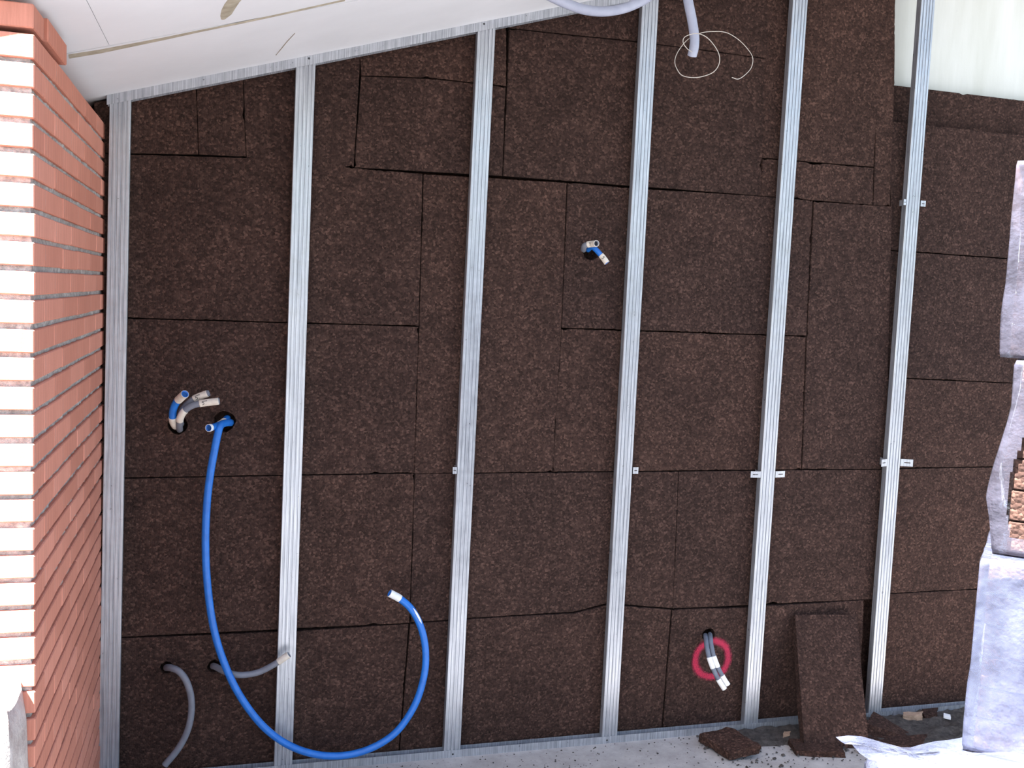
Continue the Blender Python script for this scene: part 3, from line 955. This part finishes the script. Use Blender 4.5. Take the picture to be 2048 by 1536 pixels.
# ================================================================== WRAPPED STACK OF CORK
A = math.radians(45)
U_ = Vector((math.cos(A), -math.sin(A), 0))
V_ = Vector((math.sin(A), math.cos(A), 0))
PH = .307; PG = .004
def wrap_mesh(L, Wd, Hh, amp, seed, tear=None, bulge=0.0):
    bm = bmesh.new()
    bmesh.ops.create_cube(bm, size=1)
    bmesh.ops.subdivide_edges(bm, edges=bm.edges[:], cuts=43, use_grid_fill=True)
    bm.normal_update()
    for v in bm.verts:
        q = Vector(((v.co.x + .5) ** 2.2 * L, (v.co.y + .5) * Wd, (v.co.z + .5) * Hh))
        e = Vector((0, 0, 0))
        nrm = v.normal
        s = Vector((seed * 3.1, seed, seed * .7))
        d = .5 * noise.noise(q * 9 + s) + .5 * abs(noise.noise(Vector((q.x * 26, q.y * 26, q.z * 9)) + s)) 
        off = amp * (.35 + d)
        if abs(v.co.z) > .49: off *= .25
        q += nrm * off
        if bulge and v.co.x < -.49:
            q.x -= bulge * max(0, 1 - abs(v.co.z + .22) * 2.1)
        v.co = q
    if tear:
        kill = []
        for f in bm.faces:
            c_ = f.calc_center_median()
            if f.normal.y < -.4 and tear(c_.x, c_.z): kill.append(f)
        bmesh.ops.delete(bm, geom=kill, context='FACES')
    m_ = bpy.data.meshes.new('plastic_wrap')
    bm.to_mesh(m_); bm.free()
    m_.polygons.foreach_set('use_smooth', [True] * len(m_.polygons))
    return m_
LB, WB = .98, .49
slab_me = None
def pack(corner, z, label, ang=0.0, seed=1, tear=None, amp=.007, inset=.012, bulge=0.0, boards=6, film=None):
    """packet of six cork boards in clear film; corner is its far left bottom corner"""
    global slab_me
    r = empty('cork_packet', (corner.x, corner.y, z))
    r.rotation_euler = (0, 0, -A + ang)
    tag(r, label, 'cork packet', 'film-wrapped cork packets in the stack')
    t = (PH - .006) / boards
    for k in range(boards):
        if slab_me is None:
            slab_me = box_mesh('cork_board', (0, 0, 0), (LB, WB, t - .0015), .002, 1)
            slab_me.materials.append(CORK)
        o = bpy.data.objects.new('cork_board', slab_me); col.objects.link(o)
        o.parent = r
        o.location = (inset + random.uniform(-.002, .002), .006 + random.uniform(0, .003), .003 + k * t)
    m_ = wrap_mesh(LB + inset + .008, WB + .014, PH, amp, seed, tear, bulge)
    m_.materials.append(film or FILM)
    o = bpy.data.objects.new('plastic_wrap', m_); col.objects.link(o)
    o.parent = r
    return r
c1 = dep(2020, 500, 1.55); c2 = dep(2009, 900, 1.55); c3 = dep(1947, 1300, 1.55)
zt1 = dep(2025, 324, 1.55).z
z1 = zt1 - PH
z2, z3 = z1 - PH - PG, z1 - 2 * (PH + PG)
pack(c1, z1, 'topmost film-wrapped cork packet of the stack, pinkish through the film', seed=1)
pack(c2 + Vector((.008, 0, 0)), z2, 'film-wrapped cork packet torn open at its side, second from the top', seed=2, inset=.010, bulge=.022,
     tear=lambda x, z: x > .004 + 2.2 * (z - .10) ** 2 and z > .025 and z < .28)
pack(c3, z3, 'whitish film-wrapped cork packet jutting out, third from the top', seed=3, amp=.008, film=FILM_SKYTINT)
c4 = dep(1690, 1484, 1.58)
pack(Vector((c4.x, c4.y - WB - .075, 0)), z3 - PH - PG, 'lowest film-wrapped cork packet in view, under the crumpled sheet', ang=A, seed=4, film=FILM_SKYTINT)
pack(c3 + Vector((-.02, .02, 0)), z3 - 2 * (PH + PG), 'film-wrapped cork packet low in the stack', seed=5)
zb = z3 - 2 * (PH + PG)
pack(c3 + Vector((.0, .0, 0)), zb - PH - PG, 'film-wrapped cork packet at the bottom of the stack', seed=6)
print('stack base z', zb - PH - PG, 'z3', z3, [dep(x, y, 1.58).z for x, y in ((1672, 1484), (1790, 1498), (1930, 1470))])

# crumpled loose film on the jutting packet
edge = [(1650, 1476), (1692, 1473), (1742, 1486), (1790, 1498), (1840, 1486), (1890, 1480), (1936, 1468), (1975, 1462)]
E_ = spline([dep(x, y, 1.60) for x, y in edge], .02)
vs, fs = [], []
rows = 22
for i, p in enumerate(E_):
    for j in range(rows):
        t = j / (rows - 1)
        q = p + Vector((.02 - .05 * t, -.33 * t, 0))
        q.z = p.z + (z3 + .012 - p.z) * min(1, t * 2.2)
        q.z += .014 * noise.noise(Vector((i * .35, j * .45, 2))) * min(1, t * 6) + .010 * abs(noise.noise(Vector((i * .8 + j * .3, j * .2, 5)))) * min(1, t * 5)
        vs.append(q)
for i in range(len(E_) - 1):
    for j in range(rows - 1):
        a = i * rows + j
        fs.append((a, a + 1, a + rows + 1, a + rows))
o = obj('plastic_sheet', mesh('plastic_sheet', vs, fs, True), None, FILM_SKYTINT)
tag(o, 'crumpled loose sheet of clear film spread left of the stack', 'plastic sheet')
